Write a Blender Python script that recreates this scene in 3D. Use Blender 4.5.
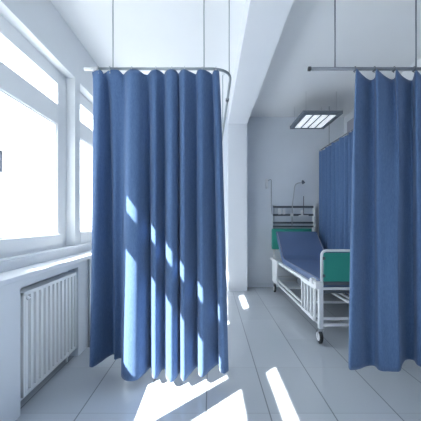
import bpy, bmesh, math, random
from mathutils import Vector, Matrix
random.seed(4)
PI = math.pi
for o in list(bpy.data.objects): bpy.data.objects.remove(o)
sc = bpy.context.scene
COL = sc.collection

# ------------------------------------------------------------ camera, light, exposure
F = 285.0; H = 1.2; VX = 211.0
cam_d = bpy.data.cameras.new('camera'); cam = bpy.data.objects.new('camera', cam_d); COL.objects.link(cam)
cam.location = (0, 0, H); cam.rotation_euler = (PI/2, 0, 0)
cam_d.sensor_width = 36; cam_d.lens = 36*F/421
cam_d.shift_y = 9.5/421; cam_d.shift_x = -0.5/421
cam_d.clip_start = 0.02
sc.camera = cam
sc.view_settings.view_transform = 'Standard'
sc.view_settings.look = 'None'
sc.view_settings.gamma = 1
sc.view_settings.use_curve_mapping = False
sc.view_settings.exposure = -0.08

w = bpy.data.worlds.new('sky'); sc.world = w; w.use_nodes = True
nt = w.node_tree; bg = nt.nodes['Background']
bg.inputs[0].default_value = (0.93, 0.965, 1.0, 1)
bg.inputs[1].default_value = 6.0

sun_d = bpy.data.lights.new('sun', 'SUN'); sun = bpy.data.objects.new('sun', sun_d); COL.objects.link(sun)
sun_d.energy = 30; sun_d.angle = math.radians(0.35); sun_d.color = (1.0, 0.96, 0.90)
sdir = Vector((1.0, 0.97, -1.22))
sun.rotation_euler = sdir.to_track_quat('-Z', 'Y').to_euler()
sun.location = (-6, -4, 7)

def portal(y0, y1, z0, z1):
    d = bpy.data.lights.new('window_daylight', 'AREA'); o = bpy.data.objects.new('window_daylight', d); COL.objects.link(o)
    d.shape = 'RECTANGLE'; d.size = y1-y0; d.size_y = z1-z0; d.cycles.is_portal = True
    o.location = (-1.62, (y0+y1)/2, (z0+z1)/2)
    o.rotation_euler = Vector((1, 0, 0)).to_track_quat('-Z', 'Z').to_euler()
portal(-0.95, 2.9, 0.93, 2.63)
portal(2.9, 4.7, 0.93, 2.63)

# ------------------------------------------------------------ materials
def mat(name, col, rough=0.6, metal=0.0, spec=0.5, noise=0.0, nscale=8.0, bump=0.0, bscale=200.0, sheen=0.0, emit=None, estr=0):
    m = bpy.data.materials.new(name); m.use_nodes = True
    n = m.node_tree; b = n.nodes['Principled BSDF']
    b.inputs['Base Color'].default_value = (*col, 1)
    b.inputs['Roughness'].default_value = rough
    b.inputs['Metallic'].default_value = metal
    b.inputs['Specular IOR Level'].default_value = spec
    if sheen: b.inputs['Sheen Weight'].default_value = sheen
    tc = n.nodes.new('ShaderNodeTexCoord')
    if noise:
        t = n.nodes.new('ShaderNodeTexNoise'); t.inputs['Scale'].default_value = nscale; t.inputs['Detail'].default_value = 4
        n.links.new(tc.outputs['Object'], t.inputs['Vector'])
        r = n.nodes.new('ShaderNodeValToRGB')
        r.color_ramp.elements[0].position = 0.3; r.color_ramp.elements[1].position = 0.7
        r.color_ramp.elements[0].color = (*[c*(1-noise) for c in col], 1)
        r.color_ramp.elements[1].color = (*[min(1, c*(1+noise)) for c in col], 1)
        n.links.new(t.outputs['Fac'], r.inputs['Fac']); n.links.new(r.outputs['Color'], b.inputs['Base Color'])
    if bump:
        t2 = n.nodes.new('ShaderNodeTexNoise'); t2.inputs['Scale'].default_value = bscale
        n.links.new(tc.outputs['Object'], t2.inputs['Vector'])
        bp = n.nodes.new('ShaderNodeBump'); bp.inputs['Strength'].default_value = bump; bp.inputs['Distance'].default_value = 0.003
        n.links.new(t2.outputs['Fac'], bp.inputs['Height']); n.links.new(bp.outputs['Normal'], b.inputs['Normal'])
    if emit:
        b.inputs['Emission Color'].default_value = (*emit, 1); b.inputs['Emission Strength'].default_value = estr
    return m

M = {}
M['wall'] = mat('painted_plaster', (0.79, 0.82, 0.86), 0.8, noise=0.015, nscale=3, bump=0.05)
M['backwall'] = mat('blue_grey_plaster', (0.74, 0.79, 0.86), 0.8, noise=0.02, nscale=3, bump=0.05)
M['ceiling'] = mat('ceiling_paint', (0.84, 0.86, 0.89), 0.85, noise=0.01, nscale=2)
M['beam'] = mat('beam_paint', (0.76, 0.79, 0.85), 0.8, noise=0.01, nscale=2)
M['frame'] = mat('white_window_frame', (0.86, 0.88, 0.91), 0.35)
M['sill'] = mat('white_sill', (0.80, 0.83, 0.88), 0.35)
M['radiator'] = mat('white_enamel_radiator', (0.84, 0.86, 0.88), 0.4)
M['white_metal'] = mat('white_powder_coat', (0.80, 0.83, 0.87), 0.35)
M['white_plastic'] = mat('white_plastic', (0.80, 0.82, 0.85), 0.4)
M['rail'] = mat('anodised_rail', (0.30, 0.34, 0.37), 0.35, metal=0.6)
M['rail_shade_tone'] = mat('rail_darkened_for_shade', (0.20, 0.22, 0.26), 0.4, metal=0.3)  # rail metal with the shade of the right side put into its colour
M['steel'] = mat('steel', (0.5, 0.53, 0.56), 0.3, metal=0.9)
M['black'] = mat('black_rubber', (0.03, 0.035, 0.04), 0.6)
M['dark_grey'] = mat('dark_grey_metal', (0.10, 0.12, 0.15), 0.5)
M['housing'] = mat('grey_lamp_housing', (0.16, 0.19, 0.23), 0.5)
M['green'] = mat('green_laminate', (0.045, 0.34, 0.28), 0.4, noise=0.04, nscale=5)
M['mattress'] = mat('blue_vinyl_mattress', (0.105, 0.165, 0.32), 0.38, noise=0.03, nscale=6, bump=0.1, bscale=60)
M['tube'] = mat('lit_fluorescent_tube', (0.9, 0.92, 0.95), 0.5, emit=(0.9, 0.95, 1.0), estr=0.72)
M['wall_box'] = mat('mauve_grey_metal', (0.36, 0.36, 0.42), 0.5)

def fabric(name, c1, c2):
    m = bpy.data.materials.new(name); m.use_nodes = True
    n = m.node_tree; b = n.nodes['Principled BSDF']
    b.inputs['Roughness'].default_value = 0.85; b.inputs['Specular IOR Level'].default_value = 0.2
    b.inputs['Sheen Weight'].default_value = 0.15
    tc = n.nodes.new('ShaderNodeTexCoord')
    mp = n.nodes.new('ShaderNodeMapping'); mp.inputs['Scale'].default_value = (1, 1, 0.25)
    t = n.nodes.new('ShaderNodeTexNoise'); t.inputs['Scale'].default_value = 140; t.inputs['Detail'].default_value = 6
    t.inputs['Roughness'].default_value = 0.7
    n.links.new(tc.outputs['Object'], mp.inputs['Vector']); n.links.new(mp.outputs['Vector'], t.inputs['Vector'])
    r = n.nodes.new('ShaderNodeValToRGB')
    r.color_ramp.elements[0].position = 0.3; r.color_ramp.elements[1].position = 0.7
    r.color_ramp.elements[0].color = (*c1, 1); r.color_ramp.elements[1].color = (*c2, 1)
    n.links.new(t.outputs['Fac'], r.inputs['Fac']); n.links.new(r.outputs['Color'], b.inputs['Base Color'])
    bp = n.nodes.new('ShaderNodeBump'); bp.inputs['Strength'].default_value = 0.15; bp.inputs['Distance'].default_value = 0.002
    n.links.new(t.outputs['Fac'], bp.inputs['Height']); n.links.new(bp.outputs['Normal'], b.inputs['Normal'])
    tr = n.nodes.new('ShaderNodeBsdfTranslucent'); n.links.new(r.outputs['Color'], tr.inputs['Color'])
    mx = n.nodes.new('ShaderNodeMixShader'); mx.inputs[0].default_value = 0.07
    n.links.new(b.outputs[0], mx.inputs[1]); n.links.new(tr.outputs[0], mx.inputs[2])
    n.links.new(mx.outputs[0], n.nodes['Material Output'].inputs['Surface'])
    return m
M['curtain'] = fabric('blue_woven_curtain', (0.085, 0.155, 0.315), (0.125, 0.215, 0.40))

def glass():
    m = bpy.data.materials.new('window_glass'); m.use_nodes = True
    n = m.node_tree; n.nodes.remove(n.nodes['Principled BSDF'])
    t = n.nodes.new('ShaderNodeBsdfTransparent'); t.inputs[0].default_value = (0.96, 0.98, 0.98, 1)
    g = n.nodes.new('ShaderNodeBsdfGlossy'); g.inputs['Roughness'].default_value = 0.02
    mx = n.nodes.new('ShaderNodeMixShader')
    mx.inputs[0].default_value = 0.05; n.links.new(t.outputs[0], mx.inputs[1]); n.links.new(g.outputs[0], mx.inputs[2])
    n.links.new(mx.outputs[0], n.nodes['Material Output'].inputs['Surface'])
    return m
M['glass'] = glass()

TX, TY, X0, Y0 = 0.394, 0.55, -0.03, 2.32      # floor tile size and phase
def floor_mat():
    m = bpy.data.materials.new('grey_floor_tiles'); m.use_nodes = True
    n = m.node_tree; b = n.nodes['Principled BSDF']
    tc = n.nodes.new('ShaderNodeTexCoord')
    sp = n.nodes.new('ShaderNodeSeparateXYZ'); n.links.new(tc.outputs['Object'], sp.inputs[0])
    def math_(op, a, bb=None):
        k = n.nodes.new('ShaderNodeMath'); k.operation = op
        for i, v in enumerate((a, bb)):
            if v is None: continue
            if isinstance(v, (int, float)): k.inputs[i].default_value = v
            else: n.links.new(v, k.inputs[i])
        return k.outputs[0]
    def joint(s, off, size, wd):
        f = math_('FRACT', math_('ADD', math_('DIVIDE', math_('SUBTRACT', s, off), size), 100.0))
        d = math_('MULTIPLY', math_('MINIMUM', f, math_('SUBTRACT', 1.0, f)), size)
        return math_('LESS_THAN', d, wd)
    j = math_('MAXIMUM', joint(sp.outputs['X'], X0, TX, 0.004), math_('MULTIPLY', joint(sp.outputs['Y'], Y0, TY, 0.003), 0.55))
    # per tile tone
    ix = math_('FLOOR', math_('DIVIDE', math_('SUBTRACT', sp.outputs['X'], X0), TX))
    iy = math_('FLOOR', math_('DIVIDE', math_('SUBTRACT', sp.outputs['Y'], Y0), TY))
    cv = n.nodes.new('ShaderNodeCombineXYZ'); n.links.new(ix, cv.inputs[0]); n.links.new(iy, cv.inputs[1])
    wn = n.nodes.new('ShaderNodeTexWhiteNoise'); n.links.new(cv.outputs[0], wn.inputs['Vector'])
    r = n.nodes.new('ShaderNodeValToRGB')
    r.color_ramp.elements[0].color = (0.50, 0.54, 0.59, 1); r.color_ramp.elements[1].color = (0.54, 0.58, 0.63, 1)
    n.links.new(wn.outputs['Value'], r.inputs['Fac'])
    mx = n.nodes.new('ShaderNodeMix'); mx.data_type = 'RGBA'
    n.links.new(j, mx.inputs[0]); n.links.new(r.outputs['Color'], mx.inputs[6]); mx.inputs[7].default_value = (0.16, 0.18, 0.21, 1)
    n.links.new(mx.outputs[2], b.inputs['Base Color'])
    ro = n.nodes.new('ShaderNodeMath'); ro.operation = 'MULTIPLY_ADD'
    n.links.new(j, ro.inputs[0]); ro.inputs[1].default_value = 0.4; ro.inputs[2].default_value = 0.06
    n.links.new(ro.outputs[0], b.inputs['Roughness'])
    b.inputs['Specular IOR Level'].default_value = 0.75
    ns = n.nodes.new('ShaderNodeTexNoise'); ns.inputs['Scale'].default_value = 5
    n.links.new(tc.outputs['Object'], ns.inputs['Vector'])
    bp = n.nodes.new('ShaderNodeBump'); bp.inputs['Strength'].default_value = 0.02; bp.inputs['Distance'].default_value = 0.004
    n.links.new(ns.outputs['Fac'], bp.inputs['Height']); n.links.new(bp.outputs['Normal'], b.inputs['Normal'])
    return m
M['floor'] = floor_mat()

# ------------------------------------------------------------ mesh helpers
def B(): return bmesh.new()
def box(bm, x0, x1, y0, y1, z0, z1, bev=0.0):
    vs = [bm.verts.new(p) for p in ((x0,y0,z0),(x1,y0,z0),(x1,y1,z0),(x0,y1,z0),(x0,y0,z1),(x1,y0,z1),(x1,y1,z1),(x0,y1,z1))]
    fs = [bm.faces.new([vs[i] for i in q]) for q in ((0,3,2,1),(4,5,6,7),(0,1,5,4),(1,2,6,5),(2,3,7,6),(3,0,4,7))]
    if bev:
        es = list({e for f in fs for e in f.edges})
        bmesh.ops.bevel(bm, geom=es, offset=bev, segments=2, profile=0.6, affect='EDGES')
    return bm
def tube(bm, pts, r, seg=10, cap=True):
    pts = [Vector(p) for p in pts]; rings = []
    n = None
    for i, p in enumerate(pts):
        t = (pts[min(i+1, len(pts)-1)] - pts[max(i-1, 0)]).normalized()
        if n is None:
            a = Vector((0,0,1)) if abs(t.z) < 0.9 else Vector((1,0,0))
            n = t.cross(a).normalized()
        else:
            n = (n - t*n.dot(t)).normalized()
        b2 = t.cross(n); rr = r[i] if isinstance(r, (list, tuple)) else r
        rings.append([bm.verts.new(p + n*rr*math.cos(k*2*PI/seg) + b2*rr*math.sin(k*2*PI/seg)) for k in range(seg)])
    for a, b2 in zip(rings, rings[1:]):
        for k in range(seg): bm.faces.new((a[k], a[(k+1)%seg], b2[(k+1)%seg], b2[k]))
    if cap: bm.faces.new(rings[0][::-1]); bm.faces.new(rings[-1])
    return bm
def rounded(pts, rad, n=6):
    """polyline with arcs at the inner corners"""
    pts = [Vector(p) for p in pts]; out = [pts[0]]
    for a, p, b in zip(pts, pts[1:], pts[2:]):
        u = (a-p).normalized(); v = (b-p).normalized()
        s = p+u*rad; e = p+v*rad
        for k in range(n+1):
            t = k/n; out.append(s*(1-t)**2 + p*2*t*(1-t) + e*t*t)
    out.append(pts[-1]); return out
def prism(bm, prof, axis, a0, a1):
    """extrude a 2D outline; axis 'x': prof=(y,z), axis 'y': prof=(x,z)"""
    f = (lambda p, a: (a, p[0], p[1])) if axis == 'x' else (lambda p, a: (p[0], a, p[1]))
    A = [bm.verts.new(f(p, a0)) for p in prof]; C = [bm.verts.new(f(p, a1)) for p in prof]
    n = len(prof)
    fs = [bm.faces.new(A[::-1]), bm.faces.new(C)]
    for i in range(n): fs.append(bm.faces.new((A[i], A[(i+1)%n], C[(i+1)%n], C[i])))
    return fs
def obj(name, bm, m, parent=None, smooth=False):
    bmesh.ops.recalc_face_normals(bm, faces=bm.faces)
    if parent is not None:
        inv = Matrix.Translation(-wloc(parent)); bmesh.ops.transform(bm, matrix=inv, verts=bm.verts)
    me = bpy.data.meshes.new(name); bm.to_mesh(me); bm.free()
    if smooth:
        me.polygons.foreach_set('use_smooth', [True]*len(me.polygons))
    me.materials.append(M[m])
    o = bpy.data.objects.new(name, me); COL.objects.link(o)
    if parent is not None: o.parent = parent
    return o
def wloc(o):
    v = Vector(o.location)
    while o.parent: o = o.parent; v += Vector(o.location)
    return v
def auto_smooth(o, ang=35):
    me = o.data
    me.polygons.foreach_set('use_smooth', [True]*len(me.polygons))
    b = bmesh.new(); b.from_mesh(me)
    for e in b.edges:
        if len(e.link_faces) == 2 and e.calc_face_angle(0) > math.radians(ang): e.smooth = False
    b.to_mesh(me); b.free(); return o
def tag(o, label, cat, group=None):
    o['label'] = label; o['category'] = cat
    if group: o['group'] = group
    return o
def thing(name, loc, label, cat, group=None):
    o = bpy.data.objects.new(name, None); COL.objects.link(o); o.location = loc; o.empty_display_size = 0.1
    return tag(o, label, cat, group)
def struct(name, bm, m, parent=None):
    o = obj(name, bm, m, parent)
    if parent is None: o['kind'] = 'structure'
    return o
def dup(root, dx=(0,0,0), label=None):
    r = root.copy(); COL.objects.link(r); r.location = Vector(root.location)+Vector(dx)
    if label: r['label'] = label
    for ch in list(root.children):
        c = ch.copy(); COL.objects.link(c); c.parent = r
        for g in list(ch.children):
            d = g.copy(); COL.objects.link(d); d.parent = c
    return r

# ------------------------------------------------------------ room shell
XR, YB, YF, ZC = 2.38, 5.10, -1.5, 3.04
XU = -1.35            # upper window wall
XA = -1.17            # apron wall under the windows
struct('floor', box(B(), -1.60, XR+0.1, YF-0.1, YB+0.1, -0.1, 0), 'floor')
struct('ceiling', box(B(), -1.60, XR+0.1, YF-0.1, YB+0.1, ZC, ZC+0.1), 'ceiling')
struct('wall_back', box(B(), -1.60, XR+0.1, YB, YB+0.1, 0, ZC), 'backwall')
struct('wall_right', box(B(), XR, XR+0.1, YF, YB, 0, ZC), 'wall')
struct('wall_front', box(B(), -1.60, XR+0.1, YF-0.1, YF, 0, ZC), 'wall')
XO = -1.51
ZH = 2.61; ZS = 0.944
b = B()
box(b, XO, XU, YF, YB, ZH, ZC)                       # above the windows
box(b, XO, XU, YF, YB, 0.83, ZS)                     # upstand under the windows
for y0, y1 in ((YF, -0.95), (2.83, 2.94), (4.62, YB)): box(b, XO, XU, y0, y1, ZS, ZH)
# apron wall with the radiator niche
NY0, NY1, NZ = 1.75, 2.515, 0.785
box(b, XO, XA, YF, NY0, 0, 0.83); box(b, XO, XA, NY1, YB, 0, 0.83)
box(b, XO, XA, NY0, NY1, NZ, 0.83); box(b, XO, -1.26, NY0, NY1, 0, NZ)
struct('wall_left', b, 'wall')
b = B(); box(b, XU-0.005, XA+0.006, YF, YB, 0.828, 0.862, 0.005)
struct('trim_1', b, 'sill')
b = B(); prism(b, [(XU-0.001, ZS+0.004), (XU+0.008, ZS+0.002), (XU+0.008, ZS-0.010), (XU-0.001, ZS-0.016)], 'y', YF, YB)
struct('trim_2', b, 'sill')
struct('trim_3', box(B(), 0.29, 0.61, YF, YB, 2.82, ZC), 'beam')        # ceiling beam
struct('trim_4', box(B(), 0.29, 0.61, 4.80, YB, 0, 2.82), 'beam')       # column under the beam end
b = B(); box(b, 0.61, XR, YB-0.012, YB, 0, 0.07, 0.003)
struct('baseboard_back', b, 'backwall')

# windows: outer frame, transom, posts (some unseen, added to block sun), panes
def window(n, y0, y1, splits):
    r = bpy.data.objects.new('window_%d' % n, None); COL.objects.link(r); r['kind'] = 'structure'
    r.location = (XU, (y0+y1)/2, ZS)
    X1, X2 = -1.44, XO
    fr = B(); e = 0.02
    ZT0, ZT1 = 2.10, 2.29        # transom
    gy0, gy1 = splits[0], splits[-1]
    box(fr, X2, X1, y0-e, gy0, ZS, ZH, 0.004); box(fr, X2, X1, gy1, y1+e, ZS, ZH, 0.004)
    box(fr, X2, X1+0.045, gy0, gy1, ZS-0.01, 1.07, 0.004); box(fr, X2, X1, gy0, gy1, 2.48, ZH+0.01, 0.004)
    box(fr, X2, X1, gy0, gy1, ZT0, ZT1, 0.004)
    obj('window_frame', fr, 'frame', r)
    posts = splits[1:-1]
    if len(posts) > 1:
        p = B(); box(p, X2+0.001, X1+0.002, posts[0][0], posts[1][1], ZT1, 2.48, 0.004); obj('post', p, 'frame', r)  # unseen upper post, added to cut the sun band on the curtain
    edges = [gy0]
    for a, c in posts: edges += [a, c]
    edges += [gy1]
    for a, c in posts:
        p = B(); box(p, X2+0.001, X1+0.004, a, c, 1.07, ZT0, 0.004); obj('post', p, 'frame', r)
        if c-a > 0.3: continue
        p = B(); box(p, X1+0.004, X1+0.03, c-0.04, c-0.012, 1.60, 1.67, 0.004); box(p, X1+0.02, X1+0.034, c-0.035, c-0.017, 1.52, 1.66, 0.004); obj('window_handle', p, 'steel', r)
    for i in range(0, len(edges), 2):
        s = B(); a, c = edges[i], edges[i+1]          # thin sash bead round each pane
        for q in ((a, a+0.012, 1.07, ZT0), (c-0.012, c, 1.07, ZT0), (a, c, 1.07, 1.082), (a, c, ZT0-0.012, ZT0)):
            box(s, -1.475, -1.452, *q)
        obj('sash_bead', s, 'frame', r)
        g = B(); box(g, -1.477, -1.473, a, c, 1.07, ZT0); obj('pane', g, 'glass', r)
    g = B(); box(g, -1.477, -1.473, gy0, gy1, ZT1, 2.48); obj('pane', g, 'glass', r)
    return r
window(1, -0.95, 0.50, [-0.83, 0.42])
window(2, 0.50, 2.83, [0.57, (1.22, 1.62), (1.80, 1.94), 2.68])  # wide first post is invented, keeps sun off the curtain's left pleats
window(3, 2.94, 4.62, [3.05, 4.50])

# ------------------------------------------------------------ radiator in its niche
rad = thing('radiator', (-1.22, 2.12, 0.0), 'white panel radiator with vertical flutes in the niche under the window sill', 'radiator')
b = B(); RY0, RY1, RZ0, RZ1 = 1.775, 2.47, 0.09, 0.745
nf = 12; pitch = (RY1-RY0-0.03)/nf
prof = []
for i in range(nf):
    y = RY0+0.015+i*pitch
    prof += [(y, 0.0), (y+pitch*0.08, 0.027), (y+pitch*0.55, 0.027), (y+pitch*0.63, 0.0)]
prof.append((RY1-0.015, 0.0))
vs = [[b.verts.new((-1.195+d, y, z)) for (y, d) in prof] for z in (RZ0+0.02, RZ1-0.02)]
for i in range(len(prof)-1): b.faces.new((vs[0][i], vs[0][i+1], vs[1][i+1], vs[1][i]))
box(b, -1.235, -1.196, RY0+0.01, RY1-0.01, RZ0+0.005, RZ1-0.005)
obj('fluted_panel', b, 'radiator', rad)
b = B(); box(b, -1.255, -1.166, RY0, RY0+0.016, RZ0, RZ1, 0.004); obj('side_cover', b, 'radiator', rad)
b = B(); box(b, -1.255, -1.166, RY1-0.016, RY1, RZ0, RZ1, 0.004); obj('side_cover', b, 'radiator', rad)
b = B(); box(b, -1.255, -1.166, RY0, RY1, RZ1-0.022, RZ1+0.002, 0.004); obj('top_cover', b, 'radiator', rad)
b = B(); box(b, -1.25, -1.168, RY0, RY1, RZ0-0.002, RZ0+0.02, 0.004); obj('bottom_rail', b, 'radiator', rad)
b = B(); tube(b, [(-1.172, RY0+0.035, RZ1-0.035), (-1.155, RY0+0.035, RZ1-0.045)], 0.012); obj('bleed_plug', b, 'white_plastic', rad, True)
for y in (RY0+0.12, RY1-0.12):
    b = B(); box(b, -1.262, -1.235, y-0.02, y+0.02, 0.3, 0.6, 0.003); obj('wall_bracket', b, 'radiator', rad)
b = B(); tube(b, [(-1.22, RY1-0.06, RZ0+0.01), (-1.22, RY1-0.06, 0.0)], 0.009); obj('supply_pipe', b, 'radiator', rad, True)
b = B(); tube(b, [(-1.22, RY1-0.06, 0.045), (-1.22, RY1-0.06, 0.085)], 0.018); obj('valve', b, 'white_plastic', rad, True)
rp = B(); tube(rp, [(-1.155, 2.695, 0.0), (-1.155, 2.695, 0.83)], 0.009)
tag(obj('heating_pipe', rp, 'rail', None, True), 'thin vertical pipe on the wall right of the radiator niche', 'pipe')

# ------------------------------------------------------------ rails
ZR = 2.287
def px(x, D): return (x-VX)*D/F
DR = 2.05
rl = thing('curtain_rail', (-0.4, DR, ZR), 'L-shaped metal curtain rail with a rounded corner above the sunlit curtain', 'curtain rail')
xL, xC = px(85, DR), 0.148
path = rounded([(xL, DR, ZR), (xC, DR, ZR), (xC, 4.80, ZR)], 0.16, 10)
obj('track', tube(B(), path, 0.010, 12), 'rail', rl, True)
obj('end_sleeve', tube(B(), [(xL-0.004, DR, ZR), (px(98.5, DR), DR, ZR)], 0.0125, 12), 'white_plastic', rl, True)
for x, y in ((px(113, DR), DR), (px(204, DR), DR), (xC, 2.32), (xC, 3.6)):
    h = tube(B(), [(x, y, ZR+0.006), (x, y, ZC)], 0.004, 8)
    o = obj('hanger_rod', h, 'rail', rl, True)
    h = B(); tube(h, [(x, y, ZC-0.012), (x, y, ZC)], 0.022, 14); obj('ceiling_cap', h, 'white_plastic', rl, False)
obj('rail_clamp', tube(B(), [(xC, 2.56, ZR), (xC, 2.60, ZR)], 0.015, 12), 'dark_grey', rl, True)

rr = thing('curtain_rail', (1.2, DR, ZR), 'straight grey ceiling-hung curtain rail with a dark end cap, nearest on the right', 'curtain rail')
xr0 = px(309, DR)
obj('track', tube(B(), [(xr0, DR, ZR), (XR, DR, ZR)], 0.0115, 12), 'rail_shade_tone', rr, True)
obj('end_cap', tube(B(), [(xr0-0.006, DR, ZR), (xr0+0.012, DR, ZR)], 0.0155, 12), 'black', rr, True)
for x in (px(335, DR), px(416, DR)):
    obj('hanger_rod', tube(B(), [(x, DR, ZR+0.006), (x, DR, ZC)], 0.0055, 8), 'rail_shade_tone', rr, True)
    obj('ceiling_cap', tube(B(), [(x, DR, ZC-0.012), (x, DR, ZC)], 0.022, 14), 'white_plastic', rr)

XB = 1.915; ZB = 2.42
rb = thing('curtain_rail', (XB, 3.8, ZB), 'thin far rail holding the back curtain beside the hospital bed', 'curtain rail')
obj('track', tube(B(), [(XB, 2.2, ZB), (XB, 5.02, ZB)], 0.009, 10), 'rail_shade_tone', rb, True)
for y in (2.3, 4.62):
    obj('hanger_rod', tube(B(), [(XB, y, ZB+0.005), (XB, y, ZC)], 0.0045, 8), 'rail_shade_tone', rb, True)

# ------------------------------------------------------------ curtains
def catmull(P, n):
    out = []
    Q = [P[0]] + P + [P[-1]]
    for i in range(1, len(Q)-2):
        p0, p1, p2, p3 = Q[i-1:i+3]
        for k in range(n):
            t = k/n
            out.append(tuple(0.5*((2*p1[j]) + (-p0[j]+p2[j])*t + (2*p0[j]-5*p1[j]+4*p2[j]-p3[j])*t*t + (-p0[j]+3*p1[j]-3*p2[j]+p3[j])*t**3) for j in range(len(p1))))
    out.append(tuple(P[-1])); return out
def curtain(parent, top, bot, ztop, zbot, droop, hooks, nsub=6, nz=60, yexp=0.75, zedge=None):
    """top/bot: lists of world (x,y) cross-section points (same count). droop(u)->metres below ztop at the upper hem"""
    C = catmull([(a[0], a[1], c[0], c[1]) for a, c in zip(top, bot)], nsub)
    b = B(); rows = []
    N = len(C)
    for r in range(nz+1):
        v = r/nz; row = []
        e = v**0.75
        for i, (tx, ty, bx, by) in enumerate(C):
            u = i/(N-1)
            wob = 0.006*math.sin(u*23+v*5)*v + 0.004*math.sin(u*41-v*7)*v
            e2 = v**yexp; x = tx*(1-e)+bx*e; y = ty*(1-e2)+by*e2 + wob
            zt = ztop-droop(i, N); zb = zbot + (zedge(u) if zedge else 0)
            row.append(b.verts.new((x, y, zt*(1-v)+zb*v)))
        rows.append(row)
    for r in range(nz):
        for i in range(N-1): b.faces.new((rows[r][i], rows[r+1][i], rows[r+1][i+1], rows[r][i+1]))
    o = obj('fabric', b, 'curtain', parent, True)
    m = o.modifiers.new('thick', 'SOLIDIFY'); m.thickness = 0.003; m.offset = 0
    return C
def hook(parent, x, y, zc, ztrack, m='steel'):
    b = B()
    tube(b, [(x, y, ztrack-0.012), (x, y, zc-0.012)], 0.0028, 6)
    box(b, x-0.006, x+0.006, y-0.013, y+0.013, ztrack-0.016, ztrack-0.009)
    ring = [(x, y+0.0155*math.cos(a), ztrack+0.0155*math.sin(a)) for a in [k*PI/8 for k in range(17)]]
    tube(b, ring, 0.0022, 6, cap=False)
    obj('hook', b, m, parent, True)

# sunlit left curtain: (bottom px, depth, top px, top depth)
L = [(90,2.21,94,2.10),(93,2.19,97,2.02),(101,2.26,101,2.03),(108,2.34,105,2.09),(114,2.38,107.5,2.11),(114.5,2.29,109,2.03),(121,2.31,117,2.01),
     (124,2.22,125,2.11),(121.5,2.08,127,2.04),(126,2.01,130,2.00),(136,2.01,137,2.01),(144,2.09,143,2.06),(151,2.19,149,2.10),(152,2.08,151,2.03),(156,2.05,155,2.01),
     (162,2.17,161,2.06),(165.5,2.18,165,2.10),(166.5,2.06,166.5,2.02),(171,2.01,171,2.00),(176,2.05,176,2.04),(180,2.13,179,2.09),(180.5,2.05,180.5,2.03),(184,2.00,184,2.00),
     (190,2.09,189,2.05),(197.5,2.19,196,2.10),(198.5,2.08,197.5,2.02),(203,2.04,202,2.01),(211,2.14,208,2.06),(218.5,2.22,212,2.10),(219.5,2.12,213.5,2.05),(224,2.08,216,2.02),(228.5,2.13,219,2.06)]
cl = thing('curtain', (-0.4, DR, 0.05), 'long blue curtain with patches of sunlight on its folds, beside the window', 'curtain')
top = [(px(a[2], a[3]), 2.05+(a[3]-2.05)*0.35) for a in L]; bot = [(px(a[0], a[1]), a[1]) for a in L]
hk = [1, 5, 9, 14, 18, 22, 26, 30]
def droopL(i, N):
    u = i/6.0
    k = min(range(len(hk)), key=lambda q: abs(hk[q]-u)); d = min(1, abs(hk[k]-u)/2.2)
    return 0.012+0.022*d*d
curtain(cl, top, bot, ZR+0.0, 0.068, droopL, hk, yexp=0.45, zedge=lambda u: 0.02*math.sin(u*9)*0.5)
for q in hk: hook(cl, top[q][0], top[q][1]*0.0+DR, ZR-0.02, ZR)

# right near curtain
Rr = [(348,2.07,356,2.05),(351,2.035,357,2.02),(359,2.06,363,2.06),(366,2.11,370,2.11),(374,2.12,375,2.09),(379,2.06,376.5,2.02),(388,2.03,384,2.06),(396,2.00,391,2.10),(400,2.00,395,2.09),(402,2.08,396.5,2.02),(406,2.14,403,2.07),
      (413,2.13,412,2.12),(418,2.05,416,2.03),(426,2.02,424,2.08),(434,2.10,434,2.12),(440,2.05,437,2.03),(450,2.13,447,2.11),(458,2.05,456,2.03),(470,2.04,466,2.09),(480,2.10,476,2.04)]
cr = thing('curtain', (1.3, DR, 0.12), 'shaded dark blue curtain nearest on the right, hanging in front of the bed foot', 'curtain')
top = [(px(a[2], a[3]), a[3]) for a in Rr]; bot = [(px(a[0], a[1]), a[1]) for a in Rr]
hkr = [1, 5, 9, 12, 15, 17, 19]
def droopR(i, N):
    u = i/6.0
    lo = max([q for q in hkr if q <= u], default=None); hi = min([q for q in hkr if q >= u], default=None)
    if lo is None or hi is None or lo == hi: return 0.016
    t = (u-lo)/(hi-lo); return 0.016+0.035*(4*t*(1-t))
curtain(cr, top, bot, ZR, 0.135, droopR, hkr, zedge=lambda u: -0.02*math.sin(u*8))
for q in hkr: hook(cr, top[q][0], DR, ZR-0.016, ZR, 'dark_grey')

# back curtain, running in depth beside the bed
cb = thing('curtain', (XB, 3.8, 0.2), 'blue curtain far back, hanging along the right side of the hospital bed', 'curtain')
top = []; bot = []
y = 4.98
for i in range(30):
    a = 0.055 if i % 2 else -0.055
    a *= random.uniform(0.6, 1.1)
    top.append((XB+a*0.7, y)); bot.append((XB+0.01+a*1.0, y+random.uniform(-0.012, 0.012)))
    y -= random.uniform(0.050, 0.085)
hkb = [0, 4, 8, 12, 16, 20, 24, 28]
def droopB(i, N):
    u = i/4.0; k = min(abs(q-u) for q in hkb); return 0.02+0.02*min(1, k/2)**2
curtain(cb, top, bot, ZB, 0.14, droopB, hkb, nsub=4, nz=24)
for q in hkb: hook(cb, XB, top[q][1], ZB-0.02, ZB, 'white_plastic')

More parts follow.
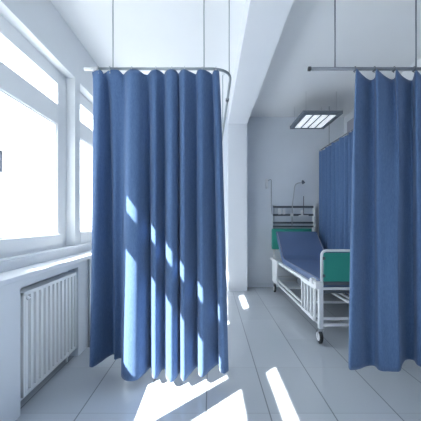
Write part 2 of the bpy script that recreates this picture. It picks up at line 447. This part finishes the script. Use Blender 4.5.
# ------------------------------------------------------------ ceiling lamp over the bed
LX0, LX1, LY0, LY1, LZ = 1.30, 1.86, 4.02, 4.70, 2.70
lamp = thing('ceiling_light', ((LX0+LX1)/2, (LY0+LY1)/2, ZC), 'square grey suspended light with four lit tubes above the bed', 'ceiling light')
b = B(); t = 0.055
for q in ((LX0, LX0+t, LY0, LY1), (LX1-t, LX1, LY0, LY1), (LX0+t, LX1-t, LY0, LY0+t), (LX0+t, LX1-t, LY1-t, LY1)): box(b, *q, LZ, LZ+0.035)
box(b, LX0, LX1, LY0, LY1, LZ+0.035, LZ+0.045)
obj('housing', b, 'housing', lamp)
iw = (LX1-LX0-2*t)/4
for i in range(4):
    x = LX0+t+iw*(i+0.5)
    b = B(); tube(b, [(x, LY0+t+0.005, LZ+0.020), (x, LY1-t-0.005, LZ+0.020)], 0.014, 14); obj('tube', b, 'tube', lamp, True)
    b = B(); box(b, x-iw*0.38, x+iw*0.38, LY0+t, LY1-t, LZ+0.004, LZ+0.007); o = obj('diffuser', b, 'tube', lamp); o['label'] = 'glowing diffuser strip'
for i in range(3):
    x = LX0+t+iw*(i+1)
    b = B(); box(b, x-0.010, x+0.010, LY0+t, LY1-t, LZ+0.0, LZ+0.034); obj('divider', b, 'housing', lamp)
for x in (LX0+0.06, LX1-0.06):
    for y in (LY0+0.06, LY1-0.06):
        obj('suspension_wire', tube(B(), [(x, y, LZ+0.044), (x, y, ZC)], 0.0015, 6), 'steel', lamp, True)

# box high on the right wall
b = B(); box(b, 2.22, XR, 4.05, 4.66, 2.56, 2.80, 0.01)
tag(obj('wall_box', b, 'wall_box'), 'mauve-grey box high on the right wall above the back curtain', 'box')

# ------------------------------------------------------------ bed-head wall rack and fittings
rk = thing('wall_rack', (1.45, YB, 1.25), 'rack of four dark horizontal rails on the wall above the green headboard', 'wall rack')
for z, r_ in ((1.432, 0.018), (1.290, 0.018), (1.152, 0.016), (1.085, 0.014)):
    b = B(); box(b, 1.10, 1.815, YB-0.055, YB-0.03, z-r_, z+r_, 0.003); obj('bar', b, 'dark_grey', rk)
for x in (1.115, 1.83):
    b = B(); box(b, x-0.015, x+0.015, YB-0.03, YB, 1.0, 1.46, 0.003)
    if x > 1.5: box(b, x-0.012, x+0.022, YB-0.06, YB-0.03, 0.85, 1.46, 0.003)
    obj('bracket', b, 'white_metal' if x > 1.5 else 'steel', rk)
lp = thing('reading_lamp', (1.43, YB-0.07, 1.10), 'thin curved reading lamp rising from the wall rack behind the bed', 'lamp')
yl = YB-0.085
obj('stem', tube(B(), rounded([(1.425, yl, 1.09), (1.43, yl, 1.45), (1.475, yl, 1.80), (1.50, yl-0.01, 1.84), (1.60, yl-0.03, 1.865)], 0.02), 0.008, 8), 'steel', lp, True)
obj('lamp_head', tube(B(), [(1.60, yl-0.03, 1.895), (1.605, yl-0.035, 1.87), (1.615, yl-0.045, 1.84)], [0.012, 0.024, 0.030], 12), 'dark_grey', lp, True)
obj('clamp', box(B(), 1.405, 1.445, yl-0.02, YB-0.055, 1.262, 1.318), 'white_plastic', lp)
ip = thing('equipment_holder', (1.63, YB-0.07, 1.25), 'small white holder with a thin upright rod on the wall rack', 'holder')
obj('rod', tube(B(), [(1.63, yl, 1.27), (1.63, yl, 1.62)], 0.006, 8), 'dark_grey', ip, True)
obj('tray', box(B(), 1.55, 1.70, YB-0.14, YB-0.055, 1.262, 1.285, 0.004), 'white_plastic', ip)
obj('cup', tube(B(), [(1.60, yl-0.01, 1.285), (1.60, yl-0.01, 1.37)], 0.022, 12), 'white_plastic', ip, True)
for x, lab in ((1.21, 'small white box hooked on the wall rack, left one of two'), (1.285, 'small white box hooked on the wall rack, right one of two')):
    b = B(); box(b, x-0.022, x+0.022, YB-0.095, YB-0.055, 1.30, 1.40, 0.004)
    tag(obj('bracket_box', b, 'white_plastic'), lab, 'box', 'small boxes on the wall rack')
cd = thing('call_handset', (0.99, YB, 1.8), 'white call handset with a thin hanging cord on the back wall left of the rack', 'call handset')
b = B(); box(b, 0.975, 1.015, YB-0.035, YB, 1.76, 1.93, 0.008); obj('handset_body', b, 'white_plastic', cd)
obj('cord', tube(B(), rounded([(1.015, YB-0.015, 1.90), (1.075, YB-0.015, 1.93), (1.075, YB-0.012, 1.45), (1.09, YB-0.012, 1.30)], 0.03), 0.004, 6), 'dark_grey', cd, True)

# ------------------------------------------------------------ hospital bed
BX0, BX1, BY0, BY1 = 1.06, 1.79, 2.76, 4.76
bed = thing('hospital_bed', ((BX0+BX1)/2, (BY0+BY1)/2, 0), 'wheeled hospital bed with blue mattress, green end boards and white side frame', 'bed')
# mattress: one profile swept across
def mattress_prof():
    lo = [(2.86, 0.50), (4.36, 0.52), (4.70, 0.83)]
    hi = [(4.83, 0.995), (4.79, 1.008), (4.66, 0.895), (4.40, 0.655), (4.32, 0.615), (4.22, 0.602), (2.90, 0.598), (2.86, 0.58)]
    return lo+hi
b = B(); fs = prism(b, mattress_prof(), 'x', BX0+0.035, BX1-0.01)
bmesh.ops.bevel(b, geom=list(b.edges), offset=0.012, segments=3, profile=0.6, affect='EDGES')
mt = auto_smooth(obj('mattress', b, 'mattress', bed), 50)
b = B()
pr = [(2.86, 0.598), (2.9, 0.602), (4.22, 0.606), (4.32, 0.619), (4.40, 0.659), (4.66, 0.899), (4.79, 1.008)]
tube(b, [(BX0+0.048, y, z-0.008) for y, z in pr], 0.007, 8); tube(b, [(BX1-0.023, y, z-0.008) for y, z in pr], 0.007, 8)
o = obj('piping', b, 'wall_box', mt, True); o['label'] = 'pale grey edge piping'
# deck
b = B(); box(b, BX0+0.03, BX1-0.03, 2.82, 4.34, 0.475, 0.498, 0.003)
fs = prism(b, [(4.34, 0.48), (4.34, 0.50), (4.74, 0.875), (4.755, 0.86)], 'x', BX0+0.05, BX1-0.05)
obj('deck', b, 'dark_grey', bed)
# upper side bars
for x, s in ((BX0, 1), (BX1, 1)):
    b = B(); box(b, x-0.018, x+0.018, BY0, BY1, 0.515, 0.55, 0.004); obj('side_bar', b, 'white_metal', bed)
    for z in (0.185, 0.245):
        b = B(); box(b, x-0.012, x+0.012, BY0+0.02, BY1-0.02, z-0.011, z+0.011, 0.003); obj('lower_bar', b, 'white_metal', bed)
# cross bars at both ends
for y in (BY0, BY1):
    for z in (0.185, 0.245, 0.405, 0.535) if y > 4 else (0.185, 0.245, 0.535):
        b = B(); box(b, BX0+0.01, BX1-0.01, y-0.012, y+0.012, z-0.012, z+0.012, 0.003); obj('cross_bar', b, 'white_metal', bed)
# underframe struts (lift arms)
for x in (1.33, 1.41, 1.52):
    b = B(); box(b, x-0.012, x+0.012, 2.76, 4.5, 0.395, 0.418, 0.003); obj('chassis_rail', b, 'white_metal', bed)
b = B(); box(b, BX0+0.2, BX1-0.2, 3.6, 4.2, 0.27, 0.40, 0.01); obj('motor_box', b, 'dark_grey', bed)
for y in (3.35, 4.05):
    b = B(); box(b, BX0, BX1, y-0.015, y+0.015, 0.222, 0.246, 0.003); obj('cross_bar', b, 'white_metal', bed)
# corner posts, casters
for x in (BX0, BX1):
    for y in (BY0, BY1):
        b = B(); sy = 1 if y == BY0 else -1
        box(b, x-0.022, x+0.022, y-0.022, y+0.022, 0.15, 0.60, 0.005)
        obj('corner_post', b, 'white_metal', bed)
        c = B(); tube(c, [(x, y, 0.16), (x, y, 0.12)], 0.012, 8)
        prism(c, [(y-0.012, 0.135), (y+0.012, 0.135), (y+0.03*sy+0.008, 0.05), (y+0.03*sy-0.008, 0.05)], 'x', x-0.022, x-0.017)
        prism(c, [(y-0.012, 0.135), (y+0.012, 0.135), (y+0.03*sy+0.008, 0.05), (y+0.03*sy-0.008, 0.05)], 'x', x+0.017, x+0.022)
        box(c, x-0.022, x+0.022, y-0.014, y+0.014, 0.125, 0.14)
        ca = obj('caster', c, 'steel', bed)
        wy = y+0.02*sy
        wl = B(); tube(wl, [(x-0.015, wy, 0.066), (x-0.010, wy, 0.066), (x+0.010, wy, 0.066), (x+0.015, wy, 0.066)], [0.058, 0.066, 0.066, 0.058], 24)
        obj('wheel', wl, 'black', ca, True)
        hb = B(); tube(hb, [(x-0.019, wy, 0.066), (x+0.019, wy, 0.066)], 0.042, 20); obj('hub', hb, 'white_plastic', ca, False)
# headboard and footboard
def endboard(nm, y, z0, z1, BX1):
    fr = B(); tube(fr, rounded([(BX0+0.012, y, 0.50), (BX0+0.012, y, z1+0.018), (BX1-0.012, y, z1+0.018), (BX1-0.012, y, 0.50)], 0.05, 8), 0.013, 10)
    e = obj(nm, fr, 'white_metal', bed, True)
    p = B(); box(p, BX0+0.030, BX1-0.030, y-0.009, y+0.009, z0, z1-0.002, 0.004); q = obj('panel', p, 'green', e); q['label'] = 'green board'
    p = B(); box(p, BX0+0.028, BX1-0.028, y-0.012, y+0.012, z0-0.035, z0-0.001, 0.003); obj('lower_edge', p, 'dark_grey', e)
    for x in (BX0+0.030, BX1-0.030):
        for z in (z0+0.055, z1-0.055):
            p = B(); box(p, x-0.012, x+0.012, y-0.015, y+0.015, z-0.014, z+0.014, 0.003); obj('clip', p, 'dark_grey', e)
    return e
endboard('footboard', BY0, 0.605, 0.885, BX1)
b = B(); box(b, 1.035, 1.715, BY1+0.09, BY1+0.112, 0.70, 1.055, 0.02); hbd = obj('headboard', b, 'green', bed); hbd['label'] = 'green headboard'
for x in (1.075, 1.70):
    p = B(); box(p, x-0.012, x+0.012, BY1+0.112, BY1+0.13, 0.50, 0.98, 0.004); obj('post', p, 'white_metal', hbd)
for x in (BX0+0.012, 1.708):
    b = B(); box(b, x-0.01, x+0.01, BY1, BY1+0.13, 0.51, 0.535); obj('headboard_bracket', b, 'white_metal', bed)
# folded side rails on the visible side and the far side
def side_rail(xf, y0, y1, slots, nm):
    s = B(); xa, xb = xf-0.014, xf+0.014
    z0, z1 = 0.20, 0.565
    def sl(y, z): return y          # upright
    box(s, xa, xb, y0, y1, z1-0.045, z1, 0.006); box(s, xa, xb, y0+0.01, y1-0.01, z0, z0+0.035, 0.006)
    if slots:
        n = slots
        for i in range(n+1):
            yc = y0+0.02+(y1-y0-0.04)*i/n
            box(s, xa+0.003, xb-0.003, yc-0.016, yc+0.016, z0+0.02, z1-0.03, 0.004)
    else:
        prism(s, [(y0+0.05, z0+0.02), (y1-0.02, z0+0.02), (y1, z1-0.03), (y0, z1-0.03)], 'x', xa+0.004, xb-0.004)
    return obj(nm, s, 'white_metal', bed)
for xf in (BX0-0.034, BX1+0.034):
    side_rail(xf, 2.80, 3.22, 4, 'side_rail')
    side_rail(xf, 4.38, 4.74, 0, 'side_rail')
    xq = BX0 if xf < 1.3 else BX1
    for ya in (2.86, 4.5):
        s = B(); box(s, min(xf, xq), max(xf, xq), ya, ya+0.06, 0.52, 0.545); obj('rail_mount', s, 'white_metal', bed)
b = B(); box(b, BX0-0.055, BX0+0.02, 2.74, 2.80, 0.53, 0.60, 0.01); obj('release_handle', b, 'white_plastic', bed)
b = B(); box(b, BX0-0.05, BX0, 2.86, 2.93, 0.555, 0.61, 0.01); obj('release_handle', b, 'white_plastic', bed)
b = B(); box(b, BX0-0.06, BX0+0.0, 4.72, 4.80, 0.53, 0.57, 0.008); obj('bumper', b, 'white_plastic', bed)
